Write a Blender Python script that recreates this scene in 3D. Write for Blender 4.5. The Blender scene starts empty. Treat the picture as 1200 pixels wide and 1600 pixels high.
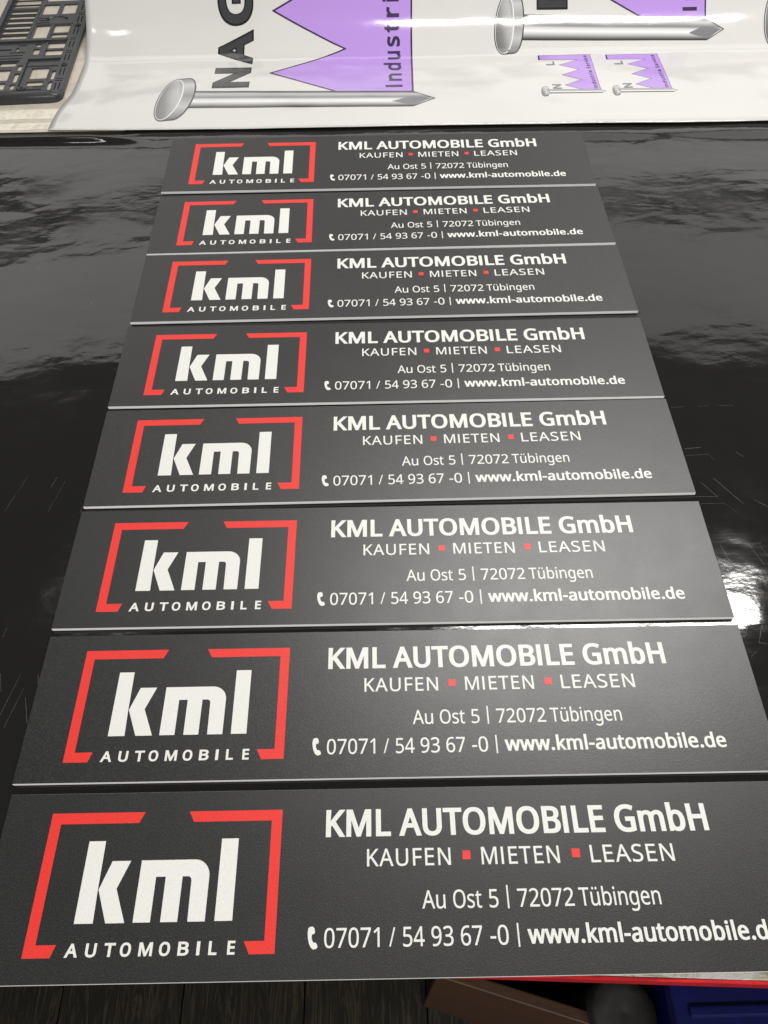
import bpy, bmesh, math, random
from mathutils import Vector, Matrix, noise
from mathutils.geometry import delaunay_2d_cdt

S = bpy.context.scene
C = S.collection
MM = 0.001
random.seed(7)

# ------------------------------------------------------------------ camera
cam = bpy.data.cameras.new('camera')
cam.sensor_fit = 'AUTO'
cam.sensor_width = 36.0
cam.lens = 1224.84 / 1600 * 36.0
cam.clip_start = 0.01
cam.clip_end = 50
cam_o = bpy.data.objects.new('camera', cam)
C.objects.link(cam_o)
cam_o.location = (-0.009636, -0.452088, 0.536392)
cam_o.rotation_euler = (0.62459, 0.008644, -0.022601)
S.camera = cam_o

# ------------------------------------------------------------------ world and lamps (workshop lit by fluorescent ceiling lamps)
W = bpy.data.worlds.new('World')
S.world = W
W.use_nodes = True
bg = W.node_tree.nodes['Background']
bg.inputs[0].default_value = (1.0, 0.985, 0.96, 1)
bg.inputs[1].default_value = 0.17

def area_lamp(name, loc, sx, sy, radiance, rot=(0, 0, 0), col=(1, 0.98, 0.945)):
    l = bpy.data.lights.new(name, 'AREA')
    l.shape = 'RECTANGLE'
    l.size, l.size_y = sx, sy
    l.energy = math.pi * sx * sy * radiance
    l.color = col
    o = bpy.data.objects.new(name, l)
    C.objects.link(o)
    o.location = loc
    o.rotation_euler = rot
    return o

# tube lamp over the far half of the table, to the right
area_lamp('tube_and_added_lamp', (0.665, 0.875, 1.90), 1.25, 0.11, 94)
area_lamp('tube_and_added_lamp', (-0.95, 0.93, 1.90), 0.24, 0.09, 15)  # small lamp added only to put a bright streak on the film's ridge
# tube lamps behind the photographer
area_lamp('tube_and_added_lamp', (-0.9, -2.3, 1.75), 1.50, 0.14, 50, (0.5, 0, 0))
area_lamp('tube_and_added_lamp', (1.1, -2.3, 1.75), 1.50, 0.14, 50, (0.5, 0, 0))
# unseen area panels added in place of the lit ceiling, for the film's grey sheen
area_lamp('added_ceiling_panel', (1.80, 3.20, 2.3), 2.3, 1.15, 1.15, (0, 0, -0.10))
area_lamp('added_ceiling_panel', (-1.85, 3.15, 2.3), 2.4, 1.10, 1.45, (0, 0, 0.16))
area_lamp('added_ceiling_panel', (0.2, 5.15, 2.5), 7.0, 1.6, 1.25)

S.view_settings.view_transform = 'Standard'
S.view_settings.look = 'None'
S.view_settings.exposure = -0.1
S.view_settings.gamma = 1.0
S.view_settings.use_curve_mapping = False
S.cycles.max_bounces = 6

# ------------------------------------------------------------------ helpers
def thing(name, label, cat, loc=(0, 0, 0), rot=(0, 0, 0), group=None):
    o = bpy.data.objects.new(name, None)
    C.objects.link(o)
    o.empty_display_size = 0.05
    o.location = [v * MM for v in loc]
    o.rotation_euler = rot
    o['label'] = label
    o['category'] = cat
    if group:
        o['group'] = group
    return o

def link(name, me, mat=None, parent=None):
    o = bpy.data.objects.new(name, me)
    C.objects.link(o)
    if mat is not None and not me.materials:
        me.materials.append(mat)
    if parent is not None:
        o.parent = parent
    return o

def tag(o, label, cat, group=None):
    o['label'] = label
    o['category'] = cat
    if group:
        o['group'] = group
    return o

def finish(bm, name, smooth=False):
    bmesh.ops.recalc_face_normals(bm, faces=bm.faces)
    me = bpy.data.meshes.new(name)
    bm.to_mesh(me)
    bm.free()
    if smooth:
        for p in me.polygons:
            p.use_smooth = True
    return me

def add_box(bm, x0, x1, y0, y1, z0, z1):
    """box in millimetres"""
    m = Matrix.Translation(((x0 + x1) / 2 * MM, (y0 + y1) / 2 * MM, (z0 + z1) / 2 * MM)) @ \
        Matrix.Diagonal((abs(x1 - x0) * MM, abs(y1 - y0) * MM, abs(z1 - z0) * MM, 1))
    return bmesh.ops.create_cube(bm, size=1, matrix=m)['verts']

def box_mesh(name, x0, x1, y0, y1, z0, z1, bev=0.0, seg=2):
    bm = bmesh.new()
    add_box(bm, x0, x1, y0, y1, z0, z1)
    if bev:
        bmesh.ops.bevel(bm, geom=bm.edges[:], offset=bev * MM, segments=seg, affect='EDGES', profile=0.6)
    return finish(bm, name)

# ------------------------------------------------------------------ materials
def mat(name, col=(0.5, 0.5, 0.5), rough=0.5, metal=0.0, spec=0.5):
    m = bpy.data.materials.new(name)
    m.use_nodes = True
    b = m.node_tree.nodes['Principled BSDF']
    b.inputs['Base Color'].default_value = (*col, 1)
    b.inputs['Roughness'].default_value = rough
    b.inputs['Metallic'].default_value = metal
    b.inputs['Specular IOR Level'].default_value = spec
    return m

def nodes(m):
    nt = m.node_tree
    return nt, nt.nodes['Principled BSDF'], nt.nodes.new, nt.links.new

def coord(m, random_shift=False, scale=(1, 1, 1), rot=(0, 0, 0)):
    nt, b, N, L = nodes(m)
    tc = N('ShaderNodeTexCoord')
    mp = N('ShaderNodeMapping')
    mp.inputs['Scale'].default_value = scale
    mp.inputs['Rotation'].default_value = rot
    if random_shift:
        oi = N('ShaderNodeObjectInfo')
        mul = N('ShaderNodeMath'); mul.operation = 'MULTIPLY'
        mul.inputs[1].default_value = 37.0
        L(oi.outputs['Random'], mul.inputs[0])
        L(mul.outputs[0], mp.inputs['Location'])
    L(tc.outputs['Object'], mp.inputs['Vector'])
    return mp.outputs[0]

def noise_tex(m, vec, scale, detail=3, rough=0.5, dist=0.0):
    nt, b, N, L = nodes(m)
    n = N('ShaderNodeTexNoise')
    n.inputs['Scale'].default_value = scale
    n.inputs['Detail'].default_value = detail
    n.inputs['Roughness'].default_value = rough
    n.inputs['Distortion'].default_value = dist
    L(vec, n.inputs['Vector'])
    return n.outputs['Fac']

def ramp(m, fac, stops):
    nt, b, N, L = nodes(m)
    r = N('ShaderNodeValToRGB')
    els = r.color_ramp.elements
    while len(els) < len(stops):
        els.new(0.5)
    for e, (p, c) in zip(els, stops):
        e.position = p
        e.color = (c, c, c, 1) if isinstance(c, (int, float)) else (*c, 1)
    L(fac, r.inputs[0])
    return r.outputs[0]

def bump(m, height, strength, dist, prev=None):
    nt, b, N, L = nodes(m)
    bp = N('ShaderNodeBump')
    bp.inputs['Strength'].default_value = strength
    bp.inputs['Distance'].default_value = dist
    L(height, bp.inputs['Height'])
    if prev is not None:
        L(prev, bp.inputs['Normal'])
    L(bp.outputs[0], b.inputs['Normal'])
    return bp.outputs[0]

def setc(m, sock, name='Base Color'):
    nt, b, N, L = nodes(m)
    L(sock, b.inputs[name])

# charcoal laminate of the plates: satin with a fine sandy grain
M_face = mat('charcoal_laminate', (0.02, 0.02, 0.021), 0.4, 0.0, 0.92)
v = coord(M_face, True)
g = noise_tex(M_face, v, 1050, 2, 0.7)
g2 = noise_tex(M_face, v, 35, 4, 0.6)
setc(M_face, ramp(M_face, g, [(0.3, (0.003, 0.003, 0.0032)), (0.5, (0.0085, 0.0085, 0.009)), (0.72, (0.032, 0.032, 0.0335))]))
rg = ramp(M_face, g2, [(0.3, 0.365), (0.7, 0.395)])
nt, b_, N_, L_ = nodes(M_face)
oi = N_('ShaderNodeObjectInfo')
mr = N_('ShaderNodeMath'); mr.operation = 'MULTIPLY_ADD'; mr.inputs[1].default_value = 0.06
L_(oi.outputs['Random'], mr.inputs[0]); L_(rg, mr.inputs[2])
setc(M_face, mr.outputs[0], 'Roughness')
def specks(m, scale, size, col):
    """sparse pale dust flecks over the base colour"""
    nt, b_, N_, L_ = nodes(m)
    vo = N_('ShaderNodeTexVoronoi'); vo.inputs['Scale'].default_value = scale
    L_(coord(m, True), vo.inputs['Vector'])
    lt = N_('ShaderNodeMath'); lt.operation = 'LESS_THAN'; lt.inputs[1].default_value = size * scale
    L_(vo.outputs['Distance'], lt.inputs[0])
    mx = N_('ShaderNodeMixRGB'); mx.inputs[2].default_value = (*col, 1)
    mx.inputs[1].default_value = b_.inputs['Base Color'].default_value
    if b_.inputs['Base Color'].links:
        L_(b_.inputs['Base Color'].links[0].from_socket, mx.inputs[1])
    L_(lt.outputs[0], mx.inputs[0]); L_(mx.outputs[0], b_.inputs['Base Color'])
specks(M_face, 22, 0.00045, (0.22, 0.22, 0.21))
bump(M_face, g, 0.20, 0.0004)

M_core = mat('plate_core_plastic', (0.93, 0.93, 0.92), 0.4)
M_white = mat('white_print', (0.86, 0.86, 0.82), 0.42)
g = noise_tex(M_white, coord(M_white, True), 900, 2)
setc(M_white, ramp(M_white, g, [(0.3, (0.80, 0.80, 0.755)), (0.7, (0.87, 0.87, 0.83))]))
bump(M_white, g, 0.15, 0.0003)
M_red = mat('red_print', (0.80, 0.045, 0.035), 0.42)
g = noise_tex(M_red, coord(M_red, True), 900, 2)
setc(M_red, ramp(M_red, g, [(0.3, (0.80, 0.038, 0.030)), (0.7, (0.88, 0.052, 0.040))]))
bump(M_red, g, 0.15, 0.0003)

# glossy black vinyl film
M_film = mat('glossy_black_vinyl', (0.0095, 0.0093, 0.0088), 0.06)
v = coord(M_film, scale=(1.0, 1.7, 1))
n1 = noise_tex(M_film, v, 8, 3, 0.5, 0.3)
n2 = noise_tex(M_film, v, 60, 3, 0.6)
b1 = bump(M_film, n1, 0.10, 0.012)
bump(M_film, n2, 0.04, 0.002, b1)
sm = noise_tex(M_film, coord(M_film), 14, 5, 0.65)
setc(M_film, ramp(M_film, sm, [(0.35, 0.045), (0.75, 0.13)]), 'Roughness')
specks(M_film, 30, 0.0005, (0.16, 0.15, 0.14))
M_cut = mat('cut_edge', (0.15, 0.145, 0.135), 0.5)

# white gloss banner film
M_banner = mat('white_banner_film', (0.80, 0.775, 0.745), 0.07)
v = coord(M_banner)
n1 = noise_tex(M_banner, v, 7, 3, 0.5)
bump(M_banner, n1, 0.08, 0.012)
n2 = noise_tex(M_banner, v, 5, 4, 0.6)
setc(M_banner, ramp(M_banner, n2, [(0.3, (0.63, 0.618, 0.60)), (0.7, (0.672, 0.66, 0.642))]))

def print_mat(name, col, rough=0.09):
    m = mat(name, col, rough)
    n = noise_tex(m, coord(m), 7, 3, 0.5)
    bump(m, n, 0.08, 0.012)
    return m

M_purple = print_mat('purple_print', (0.46, 0.285, 0.70))
M_ink = print_mat('black_print', (0.018, 0.018, 0.02))
M_ink_grey = print_mat('dark_grey_print', (0.05, 0.05, 0.053))
M_ink_mid = print_mat('grey_print', (0.20, 0.20, 0.21))
M_paper_white = print_mat('light_grey_print', (0.74, 0.74, 0.74))
M_ink_violet = print_mat('dark_violet_print', (0.05, 0.03, 0.08))

def steel_print(name, stops):
    m = print_mat(name, (0.5, 0.5, 0.5))
    nt, b, N, L = nodes(m)
    a = N('ShaderNodeAttribute'); a.attribute_name = 'shade'
    setc(m, ramp(m, a.outputs['Fac'], stops))
    return m

M_shaft = steel_print('nail_shaft_print', [(0, 0.06), (0.07, 0.16), (0.18, 0.40), (0.36, 0.82), (0.5, 0.62), (0.6, 0.22), (0.7, 0.30), (0.84, 0.50), (0.94, 0.16), (1, 0.05)])
M_head = steel_print('nail_head_print', [(0, 0.16), (0.3, 0.24), (0.6, 0.42), (0.85, 0.5), (1, 0.36)])
nt, b_, N_, L_ = nodes(M_head)
# crosshatched knurl in the printed head
vv = coord(M_head, scale=(1, 1, 1), rot=(0, 0, 0.8))
ck = N_('ShaderNodeTexChecker'); ck.inputs['Scale'].default_value = 260
ck.inputs['Color1'].default_value = (1, 1, 1, 1); ck.inputs['Color2'].default_value = (0.93, 0.93, 0.93, 1)
L_(vv, ck.inputs['Vector'])
mx = N_('ShaderNodeMixRGB'); mx.blend_type = 'MULTIPLY'; mx.inputs[0].default_value = 1
src = b_.inputs['Base Color'].links[0].from_socket
L_(src, mx.inputs[1]); L_(ck.outputs[0], mx.inputs[2]); L_(mx.outputs[0], b_.inputs['Base Color'])
M_rim = steel_print('nail_rim_print', [(0, 0.10), (0.3, 0.5), (0.55, 0.26), (0.8, 0.55), (1, 0.12)])

# cream backing paper under the plate holder
M_cream = mat('cream_backing', (0.62, 0.57, 0.46), 0.3)
v = coord(M_cream)
n1 = noise_tex(M_cream, v, 30, 6, 0.65, 1.2)
setc(M_cream, ramp(M_cream, n1, [(0.30, (0.46, 0.41, 0.33)), (0.5, (0.58, 0.53, 0.44)), (0.7, (0.62, 0.575, 0.48))]))
bump(M_cream, n1, 0.3, 0.002)
M_pale = mat('pale_reflection', (0.78, 0.74, 0.62), 0.3)  # mottled pale colour for the painted reflection bands
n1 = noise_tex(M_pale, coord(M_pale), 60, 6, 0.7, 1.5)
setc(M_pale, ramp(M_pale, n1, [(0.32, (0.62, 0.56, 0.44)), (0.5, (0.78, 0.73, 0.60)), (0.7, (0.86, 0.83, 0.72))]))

# black moulded plastic
M_plastic = mat('black_moulded_plastic', (0.045, 0.046, 0.050), 0.28)
n1 = noise_tex(M_plastic, coord(M_plastic), 220, 4, 0.6)
setc(M_plastic, ramp(M_plastic, n1, [(0.3, 0.26), (0.75, 0.42)]), 'Roughness')
bump(M_plastic, n1, 0.12, 0.001)

# worn table top
M_table = mat('worn_table_top', (0.5, 0.48, 0.42), 0.5)
v = coord(M_table, scale=(1, 2.5, 1))
n1 = noise_tex(M_table, v, 38, 7, 0.68, 0.8)
setc(M_table, ramp(M_table, n1, [(0.30, (0.05, 0.045, 0.035)), (0.42, (0.27, 0.25, 0.18)), (0.50, (0.40, 0.38, 0.27)), (0.56, (0.62, 0.61, 0.57)), (0.7, (0.70, 0.69, 0.66))]))
bump(M_table, n1, 0.4, 0.002)
M_band = mat('red_edge_band', (0.62, 0.012, 0.018), 0.35)
n1 = noise_tex(M_band, coord(M_band), 45, 5, 0.6)
setc(M_band, ramp(M_band, n1, [(0.3, (0.40, 0.010, 0.014)), (0.6, (0.66, 0.014, 0.02))]))

# dark oak floor boards
M_floor = mat('dark_oak_board', (0.1, 0.08, 0.06), 0.55, 0.0, 0.3)
v = coord(M_floor, True, scale=(14, 1.6, 1))
n1 = noise_tex(M_floor, v, 2.2, 4, 0.6, 1.8)
v2 = coord(M_floor, True, scale=(60, 2.2, 1))
n2 = noise_tex(M_floor, v2, 5, 5, 0.6, 0.6)
nt, b_, N_, L_ = nodes(M_floor)
wv = N_('ShaderNodeMath'); wv.operation = 'MULTIPLY'; wv.inputs[1].default_value = 42.0
L_(n1, wv.inputs[0])
sn = N_('ShaderNodeMath'); sn.operation = 'SINE'; L_(wv.outputs[0], sn.inputs[0])
ad = N_('ShaderNodeMath'); ad.operation = 'MULTIPLY_ADD'; ad.inputs[1].default_value = 0.16
L_(sn.outputs[0], ad.inputs[0]); L_(n2, ad.inputs[2])
setc(M_floor, ramp(M_floor, ad.outputs[0], [(0.25, (0.006, 0.0045, 0.0022)), (0.5, (0.010, 0.0075, 0.004)), (0.8, (0.04, 0.032, 0.02))]))
bump(M_floor, ad.outputs[0], 0.2, 0.002)

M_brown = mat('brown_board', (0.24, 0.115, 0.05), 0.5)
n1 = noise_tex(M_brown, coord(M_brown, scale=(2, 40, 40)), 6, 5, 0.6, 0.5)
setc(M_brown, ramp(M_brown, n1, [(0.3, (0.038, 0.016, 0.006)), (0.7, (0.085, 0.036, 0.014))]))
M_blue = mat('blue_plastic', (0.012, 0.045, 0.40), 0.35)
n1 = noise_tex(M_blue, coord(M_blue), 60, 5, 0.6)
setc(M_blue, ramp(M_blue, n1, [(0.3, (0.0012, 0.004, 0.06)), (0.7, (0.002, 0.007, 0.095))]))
M_tub = mat('black_tub_plastic', (0.012, 0.012, 0.013), 0.5)
n1 = noise_tex(M_tub, coord(M_tub), 90, 4)
setc(M_tub, ramp(M_tub, n1, [(0.3, 0.4), (0.7, 0.6)]), 'Roughness')
M_roll = mat('grey_roll_paper', (0.20, 0.19, 0.17), 0.6)
n1 = noise_tex(M_roll, coord(M_roll, scale=(1, 1, 0.2)), 50, 5)
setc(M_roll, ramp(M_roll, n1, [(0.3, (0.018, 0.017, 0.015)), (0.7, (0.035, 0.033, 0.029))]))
M_wire = mat('pale_wire', (0.35, 0.30, 0.27), 0.35)
n1 = noise_tex(M_wire, coord(M_wire), 120, 2)
setc(M_wire, ramp(M_wire, n1, [(0.3, (0.28, 0.24, 0.22)), (0.7, (0.40, 0.35, 0.31))]))

GLYPHS = {'-':(451,"56,321 56,430 395,430 395,321"),
'.':(375,"101,76 104,107 112,131 126,148 144,160 164,167 186,169 209,167 230,160 249,148 263,131 272,107 275,76 272,45 263,21 249,3 230,-10 209,-17 186,-20 164,-17 144,-10 126,3 112,21 104,45"),
'/':(521,"507,1000 134,0 14,0 387,1000"),
'0':(801,"732,501 730,423 724,351 714,284 700,224 680,170 656,123 627,82 592,48 553,21 507,2 456,-10 399,-14 329,-7 267,13 214,48 169,95 132,154 104,225 85,307 73,399 69,501 72,604 83,697 102,779 128,849 163,908 207,954 261,988 325,1009 399,1015 470,1009 532,988 585,954 631,908 668,849 696,779 716,697 728,604;192,501 194,415 201,339 212,273 229,217 250,172 278,137 312,111 352,96 399,91 446,96 487,111 520,136 548,171 570,216 587,272 599,339 606,415 608,501 606,588 599,664 587,729 570,784 548,830 520,865 487,890 446,905 399,910 352,905 312,890 278,865 250,830 229,784 212,729 201,664 194,588"),
'1':(801,"497,0 377,0 377,699 377,768 380,820 382,871 342,833 296,794 189,707 125,790 395,1000 497,1000"),
'2':(801,"728,0 67,0 67,102 329,367 457,501 488,540 514,579 535,617 550,656 559,697 562,741 556,792 540,833 513,866 477,890 434,904 385,909 339,906 296,898 257,884 220,865 182,841 144,814 78,896 165,957 197,973 231,987 267,999 305,1007 344,1012 385,1014 445,1010 498,1000 546,982 588,957 622,927 651,890 671,848 684,800 688,748 684,697 673,648 655,601 631,555 601,510 566,466 431,324 223,118 223,112 728,112"),
'3':(801,"690,766 688,723 679,685 665,650 646,619 622,593 593,570 560,552 523,537 483,527 483,521 557,506 616,481 662,445 695,400 715,346 721,284 717,229 703,177 681,130 649,88 607,52 555,24 493,3 421,-10 338,-14 286,-13 238,-9 192,-2 148,8 105,22 63,41 63,155 106,136 151,120 199,107 247,97 293,92 339,90 420,95 485,113 533,142 566,182 586,230 592,287 589,326 578,360 560,389 534,412 502,431 464,445 419,455 368,462 312,464 216,464 216,569 314,569 366,571 412,579 452,592 486,610 514,633 536,659 552,689 561,722 564,758 559,803 543,840 515,870 479,893 434,906 382,910 286,900 205,870 130,826 69,910 107,937 151,961 201,983 256,1000 316,1011 381,1014 477,1006 554,983 614,944 657,893 682,834"),
'4':(801,"773,227 627,227 627,0 508,0 508,227 29,227 29,332 500,1006 627,1006 627,338 773,338;508,653 509,719 511,776 513,827 515,874 510,874 482,817 450,765 150,338 508,338"),
'5':(801,"385,613 450,610 510,598 563,578 610,552 649,518 680,478 703,432 717,379 721,319 716,253 701,194 676,141 642,95 600,56 548,26 489,4 422,-10 347,-14 297,-12 249,-8 202,0 160,11 121,24 88,41 88,157 124,138 165,122 211,109 258,99 304,93 349,91 396,94 439,101 478,114 512,132 541,156 564,186 582,221 592,261 595,307 589,367 568,417 535,457 487,486 424,504 345,510 255,503 174,489 112,528 150,1000 651,1000 651,888 255,888 231,598 296,608"),
'6':(801,"77,427 78,485 82,542 89,598 99,653 113,706 130,757 152,805 179,849 211,890 249,926 293,956 342,981 399,999 463,1010 535,1014 600,1011 658,1001 658,896 602,909 538,913 477,910 423,899 377,881 337,857 303,827 275,793 253,754 235,711 221,664 211,614 204,562 200,508 209,508 224,530 242,550 262,569 285,585 311,599 340,611 372,619 407,624 445,626 501,622 552,610 597,590 638,563 671,528 699,487 719,438 731,383 735,322 731,256 718,196 696,143 666,96 630,58 586,27 536,4 480,-9 417,-14 371,-11 326,-2 284,13 245,33 209,61 176,94 147,133 123,179 103,232 89,291 80,356;416,90 471,96 519,115 559,146 589,191 607,250 613,322 608,381 592,432 565,473 528,505 479,523 420,529 378,526 340,517 305,502 275,482 250,459 229,433 214,404 205,376 202,346 203,315 208,285 215,255 225,226 239,198 256,172 275,149 298,129 323,112 351,100 382,92"),
'7':(801,"190,0 601,888 62,888 62,1000 732,1000 732,905 326,0"),
'9':(801,"728,573 716,403 707,347 693,294 675,243 653,195 626,151 594,110 556,74 512,44 462,19 405,1 341,-10 269,-14 204,-11 143,0 143,105 202,92 266,87 328,90 382,101 428,119 467,143 501,172 529,207 552,245 570,288 584,335 594,385 600,437 604,490 595,490 580,469 562,450 542,431 519,415 493,401 464,389 432,381 396,376 357,374 302,378 252,390 207,410 166,437 133,471 106,513 86,561 74,615 70,676 74,743 88,803 110,857 140,904 177,942 221,973 272,996 328,1009 389,1014 436,1011 480,1002 522,987 562,965 598,938 630,905 659,865 683,819 702,768 717,709 725,644;389,910 335,904 288,885 247,853 216,808 198,750 192,678 197,618 213,567 239,526 276,495 324,477 384,471 427,474 465,483 500,498 530,518 556,541 576,567 592,596 601,624 604,654 602,684 598,714 590,744 580,774 567,802 550,828 531,851 509,871 483,888 455,900 423,908"),
'A':(895,"763,0 643,310 246,310 127,0 0,0 391,1004 504,1004 894,0;493,724 479,765 460,826 445,874 431,817 415,765 402,724 289,422 605,422"),
'B':(910,"422,1000 536,994 631,975 705,945 740,919 767,887 786,849 797,804 801,752 799,714 791,680 779,648 763,619 741,594 715,572 684,554 650,540 611,531 611,524 651,515 689,503 725,487 756,467 783,442 805,412 822,376 831,333 835,284 830,227 816,175 793,130 761,90 721,58 673,33 618,15 556,4 487,0 136,0 136,1000;447,574 524,579 582,593 623,616 650,648 666,688 671,738 664,788 645,827 613,856 566,876 504,888 427,892 262,892 262,574;262,469 262,106 464,106 543,112 605,129 648,158 677,196 695,242 700,294 698,328 690,359 677,387 658,411 633,431 600,447 560,460 511,467 454,469"),
'E':(779,"695,0 136,0 136,1000 695,1000 695,889 262,889 262,577 669,577 669,468 262,468 262,111 695,111"),
'F':(727,"262,0 136,0 136,1000 695,1000 695,889 262,889 262,535 668,535 668,424 262,424"),
'G':(1020,"570,528 916,528 916,38 862,22 807,9 752,-1 695,-8 632,-13 564,-14 466,-7 379,14 303,48 237,96 183,155 141,226 110,308 92,399 85,500 92,600 113,690 147,772 194,843 253,902 324,950 407,986 500,1007 604,1014 659,1012 712,1007 763,999 811,987 858,972 902,955 854,846 735,887 690,896 644,901 597,903 521,898 453,882 392,854 340,817 296,771 262,715 237,651 222,579 217,500 221,424 234,353 256,289 286,233 327,185 377,146 438,118 510,101 594,95 706,102 790,119 790,416 570,416"),
'H':(1038,"901,0 775,0 775,466 262,466 262,0 136,0 136,1000 262,1000 262,577 775,577 775,1000 901,1000"),
'I':(475,"417,0 56,0 56,73 174,99 174,899 56,927 56,1000 417,1000 417,927 300,899 300,99 417,73"),
'K':(867,"867,0 718,0 364,478 262,388 262,0 136,0 136,1000 262,1000 262,507 347,602 434,697 704,1000 852,1000 455,564"),
'L':(734,"136,0 136,1000 262,1000 262,112 699,112 699,0"),
'M':(1270,"577,0 248,877 242,877 247,805 251,711 252,606 252,0 136,0 136,1000 322,1000 630,181 636,181 950,1000 1134,1000 1134,0 1010,0 1010,615 1011,712 1015,803 1020,875 1014,875 681,0"),
'N':(1064,"929,0 782,0 246,831 241,831 246,754 250,660 252,559 252,0 136,0 136,1000 282,1000 815,172 821,172 817,239 813,338 811,436 811,1000 929,1000"),
'O':(1094,"1008,501 1005,426 995,356 979,291 956,230 927,176 891,127 850,85 802,50 747,22 687,2 620,-10 548,-14 473,-10 404,2 343,23 289,51 240,86 199,128 164,176 135,231 113,291 98,357 89,428 85,503 91,601 108,691 136,772 175,843 226,902 289,951 364,987 450,1008 549,1015 644,1008 728,987 801,952 864,903 915,844 956,772 985,691 1003,601;218,501 222,421 234,349 254,284 281,228 317,182 362,144 415,117 477,101 548,95 619,101 681,117 733,144 777,182 813,228 840,284 860,349 871,421 875,501 867,618 840,717 797,798 762,836 720,866 670,888 613,900 549,905 478,899 415,883 362,856 317,820 281,773 254,718 234,654 222,581"),
'S':(769,"703,268 698,211 684,160 660,116 627,77 585,45 536,20 479,1 416,-10 346,-14 239,-8 146,8 71,34 71,154 197,113 247,103 299,97 352,95 398,97 440,104 476,115 507,130 532,148 552,171 566,197 574,225 577,256 575,287 568,315 556,339 539,361 515,382 484,401 445,421 398,441 342,462 229,513 199,532 172,553 148,576 129,600 113,627 100,655 91,687 86,721 84,759 89,810 102,855 125,896 155,931 193,960 237,983 288,1000 343,1011 403,1014 457,1012 507,1007 555,999 599,987 641,974 679,958 640,850 527,888 486,897 444,902 401,903 361,901 326,895 296,885 270,871 249,854 232,834 221,811 214,785 211,758 214,726 221,698 232,674 249,652 272,632 301,613 337,595 379,576 430,556 486,534 535,511 579,487 616,460 647,431 672,398 689,360 700,317"),
'T':(779,"452,0 326,0 326,889 14,889 14,1000 763,1000 763,889 452,889"),
'U':(1024,"896,353 892,286 878,224 854,166 821,114 779,70 726,34 664,7 590,-9 507,-14 436,-10 372,2 315,23 266,51 223,88 169,162 137,252 126,356 126,1000 252,1000 252,352 259,276 281,213 317,162 368,125 434,103 514,95 571,99 620,110 662,128 696,153 724,183 745,219 760,260 769,304 772,353 772,1000 896,1000"),
'a':(786,"403,763 487,757 555,737 606,703 643,655 665,591 672,511 672,0 583,0 559,106 553,106 487,39 463,22 437,9 408,-1 377,-8 341,-13 301,-14 258,-11 217,-3 180,10 147,29 118,53 95,83 78,119 68,161 64,209 74,278 104,335 153,382 222,416 313,438 424,448 552,452 552,497 547,553 534,597 511,627 480,648 442,660 396,664 358,662 320,656 284,646 185,606 147,699 182,716 221,731 263,744 309,755 355,761;440,363 356,355 291,340 246,318 216,288 198,251 192,207 196,169 209,138 230,115 258,99 291,89 329,85 389,91 442,109 487,138 522,179 543,233 550,300 550,367"),
'b':(861,"242,805 240,716 235,651 242,651 266,681 296,708 331,731 371,749 420,760 475,763 562,752 637,720 700,666 747,590 775,494 784,375 780,294 767,222 746,160 717,107 680,63 637,29 588,5 534,-9 475,-14 420,-10 371,0 331,18 296,41 266,67 242,95 232,95 207,0 119,0 119,1064 242,1064;454,661 404,658 362,648 328,631 300,607 278,576 262,539 251,493 244,440 242,380 242,374 247,289 263,218 288,162 327,121 383,96 457,88 518,96 568,121 607,162 635,219 651,291 657,377 651,463 635,534 607,590 568,629 517,653"),
'c':(672,"420,-14 356,-9 297,4 243,27 195,59 154,101 121,153 97,215 82,288 77,371 82,458 98,533 123,597 158,649 200,692 249,724 304,747 364,760 429,765 466,763 503,759 539,753 626,724 588,622 510,646 426,657 378,653 337,643 301,625 271,600 247,568 228,529 215,484 207,432 204,373 207,316 215,265 228,220 247,181 271,150 300,125 334,107 374,96 419,92 458,94 494,98 527,105 613,136 613,27 530,-4 498,-9 461,-13"),
'd':(861,"385,-14 298,-3 223,29 161,83 114,159 86,256 77,374 86,492 115,590 162,666 224,721 299,754 387,765 424,763 458,758 489,750 516,739 542,726 564,710 619,654 627,654 623,708 619,765 619,1064 742,1064 742,0 643,0 625,101 619,101 564,43 542,27 516,13 488,1 457,-7 423,-12;405,88 476,95 532,117 572,153 599,204 615,270 620,350 620,373 615,459 600,530 574,588 535,629 478,654 403,662 343,654 293,627 254,583 227,525 210,454 204,371 210,288 227,219 254,162 293,121 343,96"),
'e':(790,"409,765 470,760 526,746 575,723 618,691 653,651 681,604 702,551 714,491 718,426 718,352 204,352 213,273 235,209 270,158 317,121 375,98 444,91 490,93 532,97 571,104 685,143 685,35 647,20 609,7 571,-2 532,-9 487,-13 438,-14 370,-9 307,5 250,29 199,63 157,106 123,159 97,221 82,291 77,370 82,448 95,519 118,581 150,636 188,681 235,717 287,744 345,759;408,664 353,658 306,639 268,607 239,564 218,512 207,450 590,450 587,491 581,528 570,562 555,591 535,616 511,637 481,652 447,661"),
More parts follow.
